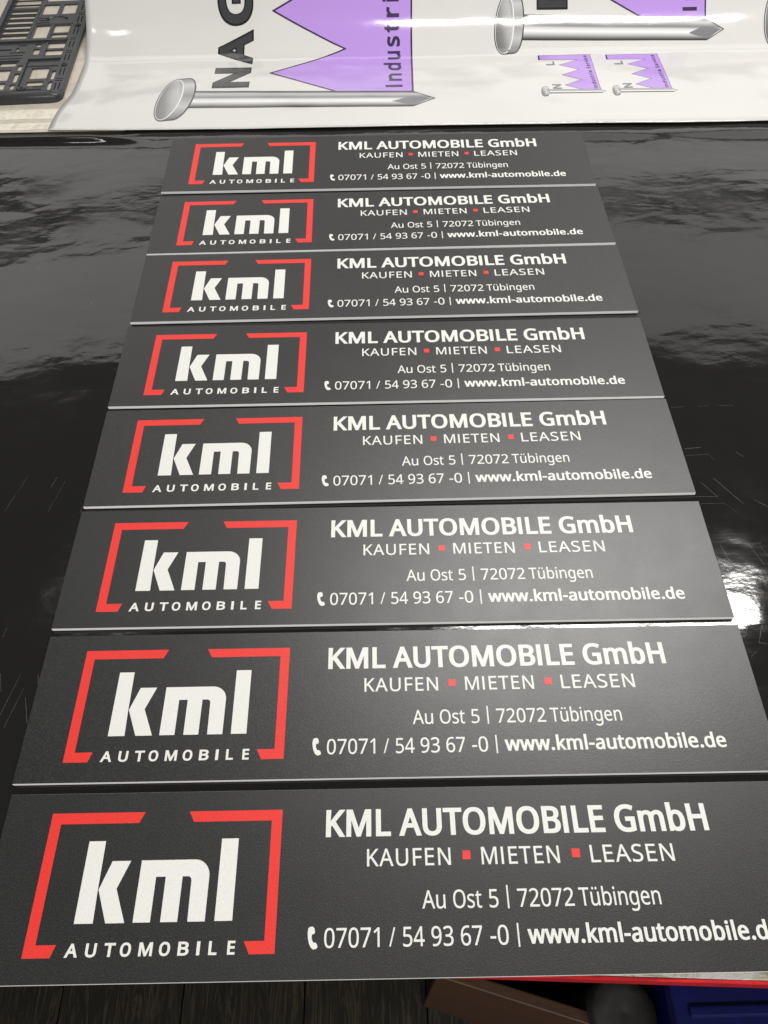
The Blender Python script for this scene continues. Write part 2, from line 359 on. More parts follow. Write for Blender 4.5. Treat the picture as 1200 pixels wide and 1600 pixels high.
'g':(861,"385,765 433,762 478,752 519,737 557,715 590,686 620,651 627,651 644,751 742,751 742,-13 738,-80 726,-139 706,-191 677,-235 641,-271 595,-300 541,-320 478,-332 406,-336 353,-335 304,-331 257,-324 213,-315 173,-303 136,-289 136,-175 173,-192 215,-207 261,-218 309,-227 360,-232 413,-234 473,-228 524,-209 565,-177 596,-135 614,-83 620,-22 620,7 622,55 625,99 619,99 591,64 558,36 522,14 481,-2 436,-11 387,-14 297,-3 221,31 159,88 113,165 86,261 77,374 86,485 113,580 159,659 194,697 234,727 280,748 330,760;402,661 362,657 326,646 295,627 268,602 245,569 228,529 215,483 207,431 204,373 210,287 227,217 256,160 295,120 345,95 405,87 441,88 474,93 503,102 528,113 551,129 570,148 586,171 599,198 609,228 616,263 620,302 622,345 622,374 619,438 612,493 599,539 580,577 556,608 527,632 491,648 449,658"),
'i':(361,"242,751 242,0 119,0 119,751;182,1032 200,1030 217,1024 232,1013 244,998 251,978 254,954 251,930 244,910 232,895 217,884 200,878 182,875 163,878 145,884 130,895 119,910 112,930 109,954 112,978 119,998 130,1013 145,1024 163,1030"),
'k':(748,"241,508 239,450 235,387 241,387 266,419 300,461 331,497 570,751 714,751 410,430 735,0 587,0 326,350 241,276 241,0 119,0 119,1064 241,1064"),
'l':(361,"242,0 119,0 119,1064 242,1064"),
'm':(1310,"943,765 1020,757 1084,736 1133,700 1168,647 1189,577 1196,489 1196,0 1074,0 1074,483 1070,537 1058,582 1037,616 1008,641 969,656 922,661 856,654 804,633 765,598 739,550 724,488 718,415 718,0 597,0 597,483 595,520 589,553 580,582 567,606 550,626 529,641 505,652 476,659 443,661 396,658 356,647 324,630 297,605 277,575 261,538 251,495 244,445 242,389 242,0 119,0 119,751 218,751 237,648 244,648 261,673 280,695 302,714 326,729 351,742 378,752 406,759 435,763 465,765 520,761 568,751 610,734 645,710 673,678 695,639 702,639 730,678 764,710 805,734 849,751 895,761"),
'n':(866,"480,765 563,757 630,736 683,700 722,647 744,577 752,489 752,0 630,0 630,480 626,536 612,581 590,616 557,641 515,656 462,661 388,653 330,630 290,591 263,538 248,470 242,389 242,0 119,0 119,751 218,751 237,648 244,648 262,673 283,695 306,714 332,729 359,742 388,752 418,759 449,763"),
'o':(847,"772,377 769,317 761,261 747,211 729,165 705,124 677,88 645,57 608,32 567,12 521,-2 473,-11 422,-14 373,-11 328,-2 284,12 244,32 208,57 175,88 147,124 122,165 103,211 89,261 80,317 77,377 82,456 96,526 119,588 151,640 191,684 239,719 295,744 357,760 426,765 491,760 551,744 606,719 654,684 694,640 728,588 752,526 767,456;204,377 207,320 215,269 228,223 246,183 270,150 300,123 335,104 377,92 424,88 472,92 513,104 549,123 579,150 603,183 621,223 634,269 642,320 644,377 642,434 634,484 620,529 602,568 578,601 548,627 513,646 471,657 423,661 353,653 298,627 256,585 228,529 210,459"),
'r':(578,"469,765 515,763 557,756 542,643 502,650 461,653 432,651 405,645 378,634 353,621 330,604 308,583 289,560 273,534 260,504 250,472 244,438 242,401 242,0 119,0 119,751 220,751 234,613 239,613 256,641 276,666 297,690 320,711 346,729 374,744 404,756 436,762"),
's':(671,"608,207 604,161 592,121 571,85 544,55 509,31 468,11 420,-3 367,-11 308,-14 258,-13 213,-8 173,-1 137,8 103,20 73,34 73,146 181,104 224,94 267,88 311,85 368,89 413,99 447,116 470,138 484,165 489,196 487,214 482,231 473,246 460,261 442,276 418,291 304,342 179,398 147,418 121,440 99,465 84,494 75,527 71,566 80,624 106,674 149,713 206,742 274,759 353,765 398,763 440,759 481,751 520,741 557,729 592,714 550,616 451,650 416,658 381,662 345,664 298,661 260,653 229,639 207,621 194,599 189,573 191,553 197,536 207,520 222,506 242,492 268,478 382,430 504,375 535,355 561,333 581,307 596,279 605,245"),
't':(506,"370,87 427,92 475,102 475,8 419,-8 349,-14 311,-12 274,-5 240,6 209,23 182,47 160,77 143,115 132,162 129,218 129,655 22,655 22,714 130,763 179,923 252,923 252,751 469,751 469,655 252,655 252,221 256,180 267,146 285,120 309,101 337,90"),
'u':(866,"746,751 746,0 646,0 627,99 622,99 604,75 584,53 560,35 534,20 507,7 478,-2 447,-9 416,-13 384,-14 327,-11 277,-1 233,15 196,37 165,67 141,104 124,148 114,200 111,259 111,751 235,751 235,268 240,213 253,168 276,133 308,108 350,93 402,88 454,92 498,102 534,120 563,144 586,175 603,212 614,256 621,305 623,360 623,751"),
'v':(711,"284,0 0,751 132,751 291,308 315,239 338,167 352,109 357,109 373,168 397,241 420,308 580,751 711,751 426,0"),
'w':(1101,"604,424 587,482 572,537 560,585 552,623 546,623 539,585 527,536 513,481 496,423 361,1 221,1 15,752 143,752 246,352 268,270 285,191 296,127 301,127 311,169 323,223 337,279 352,329 485,752 619,752 748,329 768,261 787,190 798,129 804,129 814,188 833,267 854,352 959,752 1085,752 877,1 732,1"),
'ü':(866,"746,751 746,0 646,0 627,99 622,99 604,75 584,53 560,35 534,20 507,7 478,-2 447,-9 416,-13 384,-14 327,-11 277,-1 233,15 196,37 165,67 141,104 124,148 114,200 111,259 111,751 235,751 235,268 240,213 253,168 276,133 308,108 350,93 402,88 454,92 498,102 534,120 563,144 586,175 603,212 614,256 621,305 623,360 623,751;237,954 239,976 245,993 256,1006 270,1015 286,1021 303,1022 319,1021 335,1015 349,1006 360,993 366,976 368,954 366,932 360,915 349,901 335,892 319,886 303,884 286,886 270,892 256,901 245,915 239,932;500,954 502,976 508,993 519,1006 532,1015 548,1021 564,1022 581,1021 597,1015 611,1006 622,993 628,976 630,954 628,932 622,915 611,901 597,892 581,886 564,884 548,886 532,892 519,901 508,915 502,932"),
}

def glyph(ch):
    if ch == 'I':
        return 380, [[(100, 0), (232, 0), (232, 1000), (100, 1000)][::-1]]
    adv, s = GLYPHS[ch]
    return adv, [[tuple(map(float, q.split(','))) for q in l.split(' ')] for l in s.split(';')]

def area2(l):
    return sum(l[i - 1][0] * l[i][1] - l[i][0] * l[i - 1][1] for i in range(len(l)))

def thicken(loops, bx, by):
    """push outlines outwards by bx, by (millimetres) to make the strokes heavier"""
    if abs(bx) < 1e-6:
        return loops
    sgn = 1 if area2(max(loops, key=lambda l: abs(area2(l)))) > 0 else -1
    out = []
    for l in loops:
        n = len(l)
        q = [(p[0] / bx, p[1] / by) for p in l]
        r = []
        for i in range(n):
            a, b, c = q[i - 1], q[i], q[(i + 1) % n]
            e1 = Vector((b[0] - a[0], b[1] - a[1])); e2 = Vector((c[0] - b[0], c[1] - b[1]))
            if e1.length < 1e-9 or e2.length < 1e-9:
                r.append(l[i]); continue
            e1.normalize(); e2.normalize()
            n1 = Vector((e1.y, -e1.x)) * sgn; n2 = Vector((e2.y, -e2.x)) * sgn
            d = (n1 + n2) / max(0.35, 1 + n1.dot(n2))
            r.append(((b[0] + d.x) * bx, (b[1] + d.y) * by))
        out.append(r)
    return out

def text(s, x0, x1, base, cap, bold=(0, 0), track=0.0):
    """glyph outlines of s, ink fitted between x0 and x1, cap height cap"""
    pen = 0.0
    gl = []
    for ch in s:
        if ch == ' ':
            pen += 364 + track
            continue
        adv, loops = glyph(ch)
        gl.append([[(p[0] + pen, p[1]) for p in l] for l in loops])
        pen += adv + track
    xs = [p[0] for g in gl for l in g for p in l]
    a, b = min(xs), max(xs)
    bx, by = bold
    kx = (x1 - x0 - 2 * bx) / (b - a)
    ky = (cap - 2 * by) / 1000
    return [thicken([[(x0 + bx + (p[0] - a) * kx, base + by + p[1] * ky) for p in l] for l in g], bx, by) for g in gl]

def rect(x0, x1, y0, y1):
    return [[(x0, y0), (x1, y0), (x1, y1), (x0, y1)]]

def flat_bm(shapes, z=0.0):
    """shapes: list of loop-lists (outer + holes) in millimetres -> bmesh at height z (mm)"""
    bm = bmesh.new()
    for loops in shapes:
        co, ed = [], []
        sgn = 1 if area2(max(loops, key=lambda l: abs(area2(l)))) > 0 else -1
        for l in loops:
            k = len(co)
            co += [Vector(p) for p in l]
            ed += [(k + i, k + (i + 1) % len(l)) for i in range(len(l))]
        vs, es, fs = delaunay_2d_cdt(co, ed, [], 0, 1e-5)[:3]
        used = {}
        def vtx(i):
            if i not in used:
                used[i] = bm.verts.new((vs[i].x * MM, vs[i].y * MM, z * MM))
            return used[i]
        for f in fs:
            cx = sum(vs[i].x for i in f) / len(f); cy = sum(vs[i].y for i in f) / len(f)
            wind = 0
            for l in loops:
                for a, b in zip(l, l[1:] + l[:1]):
                    if (a[1] > cy) != (b[1] > cy) and cx < a[0] + (cy - a[1]) / (b[1] - a[1]) * (b[0] - a[0]):
                        wind += 1 if b[1] > a[1] else -1
            if wind * sgn <= 0:
                continue
            try:
                bm.faces.new([vtx(i) for i in f])
            except ValueError:
                pass
    for f in bm.faces:
        f.normal_update()
        if f.normal.z < 0:
            f.normal_flip()
    return bm

def flat_mesh(name, shapes, z):
    bm = flat_bm(shapes, z)
    me = bpy.data.meshes.new(name)
    bm.to_mesh(me); bm.free()
    return me

# ================================================================== SETTING
# ------------------------------------------------------------------ floor of dark boards, 0.9 m below the table top
floor = link('floor', box_mesh('floor', -1800, 1800, -1400, 1000, -930, -914), M_floor)
floor['kind'] = 'structure'
plank_me = box_mesh('plank', -94.3, 94.3, -1200, 1200, -913, -900, 0.6, 1)
plank_me.materials.append(M_floor)
for i in range(-9, 10):
    o = link('plank', plank_me, None, floor)
    o.location = ((-48.5 + i * 190.5) * MM, (-200 + (37 * i % 5) * 2) * MM, ((i * 7) % 3) * 0.3 * MM)

# ------------------------------------------------------------------ work table
TA = math.atan2(-9.1, 178)
table = thing('work_table', 'work table with worn cream top and red edge band under the black film', 'table', (41, -402.3, 0), (0, 0, TA))
link('table_top', box_mesh('table_top', -1150, 1150, 0, 1900, -20, -1.6, 0.5), M_table, table)
link('edge_band', box_mesh('edge_band', -1151, 1151, -2.2, -0.2, -20.5, -1.3, 0.4, 1), M_band, table)
link('edge_band', box_mesh('edge_band', -1152.5, -1150.2, 0, 1900, -20.5, -1.3, 0.4, 1), M_band, table)
link('edge_band', box_mesh('edge_band', 1150.2, 1152.5, 0, 1900, -20.5, -1.3, 0.4, 1), M_band, table)
leg_me = box_mesh('leg', -30, 30, -30, 30, -898, -20.5, 2)
leg_me.materials.append(M_tub)
for x, y in ((-1080, 70), (1080, 70), (-1080, 1820), (1080, 1820)):
    o = link('leg', leg_me, None, table)
    o.location = (x * MM, y * MM, 0)

# ================================================================== FILM
def film_z(x, y):
    p = Vector((x * 0.011, y * 0.017, 0.3))
    z = -0.75 + 0.22 * noise.noise(p) + 0.05 * noise.noise(p * 3.1)
    over = max(0.0, abs(x) - 265) / 60           # away from the weight of the plates the film lies looser
    z += min(1, over) * 0.75 * max(-0.4, noise.noise(Vector((x * 0.0065 + 4, y * 0.009, 2.0))) + 0.15)
    # the film swells just before the banner
    wd = 15.0 - 6.5 * min(1, max(0, (-290 - x) / 60))
    r = math.exp(-((y - 534) / wd) ** 2)
    amp = 1.2 + 1.1 * noise.noise(Vector((x * 0.008 + 9, 0.5, 0.1)))
    if x < -300:
        amp += 4.6 * min(1, (-300 - x) / 70)
    z += r * max(0.0, amp)
    return z

bm = bmesh.new()
nx, ny = 260, 260
X0, X1, Y0, Y1 = -900, 900, -386, 590
grid = []
for j in range(ny + 1):
    row = []
    for i in range(nx + 1):
        x = X0 + (X1 - X0) * i / nx
        y = Y0 + (Y1 - Y0) * (j / ny)
        row.append(bm.verts.new((x * MM, (y - 0.01 * x) * MM, film_z(x, y) * MM)))
    grid.append(row)
for j in range(ny):
    for i in range(nx):
        bm.faces.new((grid[j][i], grid[j][i + 1], grid[j + 1][i + 1], grid[j + 1][i]))
film = tag(link('vinyl_film', finish(bm, 'vinyl_film', True), M_film),
           'glossy black vinyl film spread over the table under the dealer plates', 'film')

CUTS = [[(264, 47), (276, 48)], [(290, 48), (300, 48)], [(309, 48), (322, 48)], [(264, -3), (279, -2)], [(263, -11), (284, -10), (287, -17)], [(309, -8), (314, -14)], [(269, -41), (279, -57), (254, -56)], [(281, -37), (299, -65)], [(263, -64), (283, -64), (291, -74)], [(309, -61), (319, -69)], [(281, -105), (302, -105)], [(268, -106), (274, -133)], [(291, -105), (298, -126)], [(262, -115), (266, -131)], [(300, -105), (303, -118)], [(-322, -35), (-317, -17)], [(-328, -56), (-323, -37)], [(-291, -57), (-283, -24)], [(-294, -30), (-291, -19)], [(-263, -58), (-262, -52)], [(-284, -236), (-277, -205)], [(-279, -246), (-272, -216)], [(-292, -204), (-288, -218)], [(-264, -205), (-262, -214)], [(-269, -223), (-263, -243)], [(-297, -166), (-298, -174)], [(263, -190), (275, -170)], [(273, -194), (280, -179)], [(273, -194), (279, -195)], [(264, -205), (269, -201)], [(272, -170), (279, -169)]]
def cut_mesh(pts, w):
    bm = bmesh.new()
    for a, b in zip(pts, pts[1:]):
        a = Vector(a); b = Vector(b)
        n = max(1, int((b - a).length / 3))
        d = (b - a).normalized(); t = Vector((-d.y, d.x)) * w / 2
        prev = None
        for k in range(n + 1):
            p = a.lerp(b, k / n)
            z = film_z(p.x, p.y + 0.01 * p.x) + 0.10
            j = 0.5 + 0.5 * random.random()
            q = [bm.verts.new(((p + t * s * j).x * MM, (p + t * s * j).y * MM, z * MM)) for s in (1, -1)]
            if prev:
                bm.faces.new((prev[0], prev[1], q[1], q[0]))
            prev = q
    return finish(bm, 'cut_line')
for c in CUTS:
    link('cut_line', cut_mesh(c, random.uniform(0.12, 0.28)), M_cut, film)

# ================================================================== BACKING SHEET, BANNER
back = tag(link('backing_sheet', box_mesh('backing_sheet', -1000, -330, 558, 1250, 0.2, 0.7), M_cream),
           'cream mottled backing paper under the black plate holder', 'paper')
for y0, y1, x0, x1 in ((563, 580, -497, -402), (590, 616, -508, -402)):  # light bands reflected in the sheet, painted as two pale strips
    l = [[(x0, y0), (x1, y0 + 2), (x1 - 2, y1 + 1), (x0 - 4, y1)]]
    link('reflection_band', flat_mesh('reflection_band', [l], 0.85), M_pale, back)

def sst(a, b, x):
    t = min(1, max(0, (x - a) / (b - a)))
    return t * t * (3 - 2 * t)
def theta(s):
    return math.radians(29) * sst(728, 788, s) + math.radians(12) * min(1, max(0, (s - 790) / 40)) - math.radians(41) * sst(850, 920, s) - math.radians(14) * sst(900, 980, s) + math.radians(14) * sst(1080, 1180, s)
TAB = [(0., 1.6)]
BS0 = 540
for i in range(0, 1000):
    t = theta(BS0 + i + .5)
    y, z = TAB[-1]
    TAB.append((y + math.cos(t), z + math.sin(t)))
def prof(s):
    f = max(0, min(998.9, s - BS0)); i = int(f); u = f - i
    return BS0 + TAB[i][0] * (1 - u) + TAB[i + 1][0] * u, TAB[i][1] * (1 - u) + TAB[i + 1][1] * u, theta(s)

def ripple(x, s):
    r = 0.55 * noise.noise(Vector((x * 0.007, s * 0.010, 5.0))) + 0.25 * noise.noise(Vector((x * 0.02, s * 0.02, 8.0)))
    r += 1.6 * sst(700, 800, s) * noise.noise(Vector((x * 0.0045 + 3, s * 0.004, 1.0)))
    e = sst(-375, -428, x)                        # left edge lifts in a small curl
    r += e * (0.7 + 3.0 * math.exp(-((s - 612) / 30.0) ** 2) + 1.5 * math.exp(-((s - 760) / 60.0) ** 2))
    f = sst(556, 546, s)
    r += f * 0.6
    return max(r, -0.5)

def on_banner(x, s, h=0.0):
    y, z, t = prof(s)
    h += ripple(x, s) + 0.6
    return Vector((x * MM, (y - math.sin(t) * h) * MM, (z + math.cos(t) * h) * MM))

banner = thing('printed_banner', 'white glossy banner with grey nails and purple crown shaped logos behind the plates', 'banner', (0, 0, 0))
def edge_x(s):
    return -428 + 9 * sst(560, 660, s) + 1.5 * math.sin(s * 0.02)
def front_s(x):
    return 556.5 - 0.0105 * (x + 426) + 1.0 * math.sin(x * 0.012)
bm = bmesh.new()
rows = []
sl = list(range(0, 740, 6))
NX = 170
for k in sl:
    row = []
    for i in range(NX + 1):
        u = i / NX
        s = front_s(-428 + u * 1500) + k
        x = edge_x(s) * (1 - u) + 1072 * u
        row.append(bm.verts.new(on_banner(x, s)))
    rows.append(row)
for a, b in zip(rows, rows[1:]):
    for i in range(NX):
        bm.faces.new((a[i], a[i + 1], b[i + 1], b[i]))
sheet_me = finish(bm, 'sheet', True)
sheet = link('sheet', sheet_me, M_banner, banner)
so = sheet.modifiers.new('thickness', 'SOLIDIFY'); so.thickness = 0.00045; so.offset = -1

def art(name, shapes, m, parent, h, shade=None):
    """print shapes given in (x, s) millimetres on to the curved banner"""
    bm = flat_bm(shapes)
    xs = [v.co.x / MM for v in bm.verts]; ss = [v.co.y / MM for v in bm.verts]
    for k in range(int(min(ss) // 9), int(max(ss) // 9) + 1):
        bmesh.ops.bisect_plane(bm, geom=bm.verts[:] + bm.edges[:] + bm.faces[:], plane_co=(0, k * 9 * MM, 0), plane_no=(0, 1, 0))
    for k in range(int(min(xs) // 14), int(max(xs) // 14) + 1):
        bmesh.ops.bisect_plane(bm, geom=bm.verts[:] + bm.edges[:] + bm.faces[:], plane_co=(k * 14 * MM, 0, 0), plane_no=(1, 0, 0))
    sh = [shade(v.co.x / MM, v.co.y / MM) if shade else 0.0 for v in bm.verts]
    for v in bm.verts:
        v.co = on_banner(v.co.x / MM, v.co.y / MM, h)
    me = bpy.data.meshes.new(name)
    bm.to_mesh(me); bm.free()
    for p in me.polygons:
        p.use_smooth = True
    if shade:
        at = me.attributes.new('shade', 'FLOAT', 'POINT')
        for i, v_ in enumerate(sh):
            at.data[i].value = v_
    return link(name, me, m, parent)

def ellipse(cx, cy, rx, ry, rot, n=40):
    c, s = math.cos(rot), math.sin(rot)
    return [(cx + rx * math.cos(t) * c - ry * math.sin(t) * s, cy + rx * math.cos(t) * s + ry * math.sin(t) * c)
            for t in (2 * math.pi * i / n for i in range(n))]

def hull_sweep(e, dx, dy):
    """outline of an ellipse swept by (dx, dy)"""
    pts = sorted(set([(round(p[0], 3), round(p[1], 3)) for p in e] + [(round(p[0] + dx, 3), round(p[1] + dy, 3)) for p in e]))
    def half(ps):
        h = []
        for p in ps:
            while len(h) > 1 and (h[-1][0] - h[-2][0]) * (p[1] - h[-2][1]) - (h[-1][1] - h[-2][1]) * (p[0] - h[-2][0]) <= 0:
                h.pop()
            h.append(p)
        return h
    return half(pts)[:-1] + half(pts[::-1])[:-1]

def vtext(s, s0, s1, base, cap, bold=(0, 0), track=0.0):
    """text reading upwards (letters turned a quarter turn to the left): s0..s1 along the sheet, baseline at x = base"""
    return [[[(base - p[1], p[0]) for p in l] for l in g] for g in text(s, s0, s1, 0, cap, bold, track)]

def outline(loop, w):
    n = len(loop)
    out = []
    for i in range(n):
        a = Vector(loop[i]); b = Vector(loop[(i + 1) % n])
        d = (b - a).normalized(); t = Vector((-d.y, d.x)) * w / 2
        a2 = a - d * w * 0.45; b2 = b + d * w * 0.45
        out.append([[tuple(a2 - t), tuple(b2 - t), tuple(b2 + t), tuple(a2 + t)]])
    return out

def nail_logo(ox, oy, k, small=False, far=True):
    """the printed logo in the frame of the largest one, its corner (50, 641) moved to (ox, oy) and scaled by k"""
    T = lambda p: (ox + (p[0] - 50) * k, oy + (p[1] - 641) * k)
    TL = lambda loops: [[T(p) for p in l] for l in loops]
    logo = bpy.data.objects.new('nail_logo', None); C.objects.link(logo); logo.parent = banner
    flag = [(50, 642), (61, 1072), (-258, 1068), (-262, 1012), (-24, 1006), (-146, 947), (-36, 885), (-147, 824), (-43, 762), (-148.5, 701.5), (-55, 646)]
    art('flag', [TL([flag])], M_purple, logo, 0.12)
    ow = 2.6 if not small else 3.2
    art('flag_outline', [TL(g) for g in outline(flag, ow)], M_ink_violet if not small else M_ink_mid, logo, 0.20)
    art('flag_end', [TL([[(-262, 1012), (-258, 1068), (-251, 1067), (-254, 1012)]])], M_ink, logo, 0.24)
    # nail: shaft with point, rim and head
    y_top = lambda x: 653 - (x + 256) / 306 * 12
    y_bot = lambda x: 611 - (x + 251) / 299 * 8
    sh = lambda x, s: ((s - oy) / k + 641 - y_bot((x - ox) / k + 50)) / (y_top((x - ox) / k + 50) - y_bot((x - ox) / k + 50))
    shaft = [(-266, 610.5), (48, 603), (50, 603), (77, 622), (50, 641), (-266, 653.4)]
    art('shaft_edge', [TL([[(-266, 609), (49, 601.2), (80, 622), (50, 643), (-266, 655)]])], M_ink_mid if small else M_ink_grey, logo, 0.28)
    art('shaft', [TL([shaft])], M_shaft, logo, 0.36, sh)
    if not small:
        art('point_facet', [TL([[(20, 616), (50, 604.5), (75, 622), (46, 628)]])], M_ink_mid, logo, 0.42)
    e = ellipse(-281, 632, 15.5, 55, -0.10)
    hl = lambda x, s: min(1, max(0, 0.5 + ((x - ox) / k + 50 + 281) / 34 + ((s - oy) / k + 641 - 632) / 260))
    rl = lambda x, s: min(1, max(0, ((s - oy) / k + 641 - 577) / 118))
    art('rim_edge', [TL([hull_sweep(ellipse(-281, 632, 17, 57, -0.10), 15, 2)])], M_ink_mid if small else M_ink_grey, logo, 0.46)
    art('rim', [TL([hull_sweep(ellipse(-281, 632, 15.5, 55, -0.10), 14.5, 2)])], M_rim, logo, 0.54, rl)
    art('head_line', [TL([e])], M_paper_white, logo, 0.60)
    art('head', [TL([ellipse(-281.6, 632, 14.0, 53.2, -0.10)])], M_head, logo, 0.66, hl)
    # lettering
    if small:
        for ch, a, b in (('N', 660, 712), ('L', 944, 990)):
            art('letter', [TL(g) for g in vtext(ch, a, b, -172, 52, (2.5, 2.5))], M_ink_mid, logo, 0.30)
    else:
        for ch, a, b in (('N', 662, 718), ('A', 731, 794), ('G', 803, 866), ('E', 880, 926), ('L', 942, 988)):
            art('letter_edge', [TL(g) for g in vtext(ch, a - .5, b + .5, -176, 51.5, (4.6, 4.2))], M_ink, logo, 0.28)
            art('letter', [TL(g) for g in vtext(ch, a + 3.0, b - 3.0, -178.5, 46.5, (2.4, 2.0))], M_ink_grey, logo, 0.36)
    for wd_, a, b in (('Industrie', 655, 870), ('Service', 893, 1058)):
        art('small_print', [TL(g) for g in vtext(wd_, a, b, 36.5, 23.5, (1.1, 1.1), 190)], M_ink_violet, logo, 0.30)
    return logo

nail_logo(50, 641, 1.0)
nail_logo(485, 800, 0.89)
nail_logo(880, 800, 0.89)
nail_logo(307, 637, 0.235, True)
nail_logo(404, 635, 0.235, True)

# ================================================================== PLATE HOLDER
HR = math.atan2(11, 216)
holder = thing('plate_holder', 'black moulded number plate holder with ribs and slots lying on cream paper', 'plate holder', (-428, 633, 0.7), (0, 0, HR))
def lattice(x0, x1, y0, y1, holes, z0, z1, bev=3.0):
    """plate with rectangular round-cornered openings (mm)"""
    xs = sorted({x0, x1} | {h[0] for h in holes} | {h[1] for h in holes})
    ys = sorted({y0, y1} | {h[2] for h in holes} | {h[3] for h in holes})
    bm = bmesh.new()
    V = {}
    def vert(x, y):
        if (x, y) not in V:
            V[x, y] = bm.verts.new((x * MM, y * MM, z1 * MM))
        return V[x, y]
    for a, b in zip(xs, xs[1:]):
        for c, d in zip(ys, ys[1:]):
            mx_, my_ = (a + b) / 2, (c + d) / 2
            if any(h[0] < mx_ < h[1] and h[2] < my_ < h[3] for h in holes):
                continue
            bm.faces.new((vert(a, c), vert(b, c), vert(b, d), vert(a, d)))
    r = bmesh.ops.extrude_face_region(bm, geom=bm.faces[:])
    for g_ in r['geom']:
        if isinstance(g_, bmesh.types.BMVert):
            g_.co.z = z0 * MM
    bmesh.ops.recalc_face_normals(bm, faces=bm.faces)
    vert_e = []
    for e in bm.edges:
        d = e.verts[0].co - e.verts[1].co
        if abs(d.z) > 1e-6 and len(e.link_faces) == 2 and abs(e.calc_face_angle(0)) > 0.5:
            vert_e.append(e)
    bmesh.ops.bevel(bm, geom=vert_e, offset=bev * MM, segments=3, affect='EDGES', clamp_overlap=True)
    return finish(bm, 'grid')

# local frame: u = width to the left of the right edge (x = -u), v = length away from the camera (y)
hl = []
def hole(u0, u1, v0, v1):
    hl.append((-u1, -u0, v0, v1))
for base_v in (0, 190, 380):
    if base_v == 0:
        hole(32, 57, 66, 98); hole(34, 57, 46, 58); hole(21, 27, 62, 88); hole(20, 27, 32, 56); 
        hole(72, 79, 38, 52); hole(72, 79, 58, 84); hole(72, 79, 92, 108)
        hole(86, 120, 64, 96); hole(86, 120, 38, 57)
        hole(22, 50, 136, 153); hole(22, 50, 158, 176); hole(56, 66, 140, 158); hole(57, 65, 164, 174)
        hole(78, 112, 128, 131); hole(78, 112, 137, 140); hole(76, 100, 146, 149); hole(88, 92, 152, 164); hole(98, 116, 155, 160); hole(78, 92, 168, 171)
        hole(82, 106, 106, 118)
    else:
        b = base_v
        hole(54, 76, b, b + 46); hole(24, 48, b, b + 15); hole(24, 48, b + 19, b + 46)
        for q in range(6):
            hole(84, 124, b + 1 + q * 17, b + 15 + q * 17)
        hole(58, 78, b + 52, b + 56); hole(60, 76, b + 60, b + 64); hole(58, 78, b + 68, b + 71)
        hole(24, 46, b + 84, b + 120); hole(52, 76, b + 84, b + 120)
        hole(24, 76, b + 132, b + 150)
        hole(84, 124, b + 112, b + 150)
link('grid', lattice(-130, -18.5, 24, 525, hl, 0.6, 2.6), M_plastic, holder)
# slotted right rail
rs = []
for q in range(12):
    v0 = 28 + q * 42
    rs += [(-9.5, -8, v0, v0 + 20), (-15, -13.4, v0, v0 + 20), (-16.5, -7, v0 + 24.5, v0 + 26.5), (-16.5, -7, v0 + 30, v0 + 32)]
link('side_rail', lattice(-19.6, -2.6, 18, 530, rs, 1.8, 4.6, 0.4), M_plastic, holder)
link('rail_floor', box_mesh('rail_floor', -19, -3, 20, 528, 0.3, 1.7), M_plastic, holder)
link('rim', box_mesh('rim', -2.8, 0, 12, 532, 0, 5.2, 1.0), M_plastic, holder)
for v0 in (76, 202, 330):
    bm = bmesh.new()
    bmesh.ops.create_cone(bm, cap_ends=True, segments=20, radius1=0.0042, radius2=0.0036, depth=0.002)
    o = link('boss', finish(bm, 'boss'), M_plastic, holder); o.location = (-11.5 * MM, (v0 + 24) * MM, 5.4 * MM)
    bm = bmesh.new()
    bmesh.ops.create_cone(bm, cap_ends=True, segments=16, radius1=0.0018, radius2=0.0018, depth=0.0006)
    o2 = link('boss_pin', finish(bm, 'boss_pin'), M_tub, o); o2.location = (0, 0, 0.0014)
# rounded front lip
bm = bmesh.new()
prof_l = [(0, 0), (0, 7), (1.5, 10.5), (5, 12.5), (11, 12.5), (16, 10.5), (20, 5.5), (24, 4.5), (24, 0)]
path = [(-140, 0), (-14, 0), (-9, .8), (-4.5, 3.2), (-1.5, 7), (0, 12), (0, 22)]
# the lip runs along the front and turns the right corner
rings = []
for i, (px_, py_) in enumerate(path):
    a = Vector(path[max(0, i - 1)]); b = Vector(path[min(len(path) - 1, i + 1)])
    d = (b - a).normalized(); inn = Vector((-d.y, d.x))
    sc_ = 1.0 if i == 0 else (1 - 0.8 * min(1, max(0, i - 1) / 5))
    rings.append([bm.verts.new(((px_ + inn.x * q[0] * sc_) * MM, (py_ + inn.y * q[0] * sc_) * MM, q[1] * (1 - 0.40 * max(0, i - 1) / 5) * MM)) for q in prof_l])
for a, b in zip(rings, rings[1:]):
    for k in range(len(prof_l) - 1):
        bm.faces.new((a[k], b[k], b[k + 1], a[k + 1]))
bm.faces.new(rings[0]); bm.faces.new(rings[-1][::-1])
link('front_lip', finish(bm, 'front_lip', True), M_plastic, holder)
# ribs standing on the grid
for r in ((-70, -66, 28, 122, 12), (-66, -19, 120, 125, 12.5), (-128, -20, 178, 185, 13), (-134, -127, 20, 530, 15), (-82, -79, 186, 300, 10),
          (-50, -47, 124, 178, 10), (-62, -34, 34, 37, 10), (-31, -29, 60, 100, 9.5), (-66, -20, 102, 104, 10), (-46, -30, 42, 44, 9.5),
          (-120, -80, 120, 123, 11), (-128, -20, 368, 375, 13), (-52, -49, 188, 236, 10), (-80, -20, 238, 241, 9.5)):
    link('rib', box_mesh('rib', r[0], r[1], r[2], r[3], 1.2, 2.2 + (r[4] - 8) * 0.75, 0.5), M_plastic, holder)
for q in range(12):
    link('slat', box_mesh('slat', -126, -82, 190 + q * 17, 191.4 + q * 17, 1.2, 3.6, 0.3, 1), M_plastic, holder)
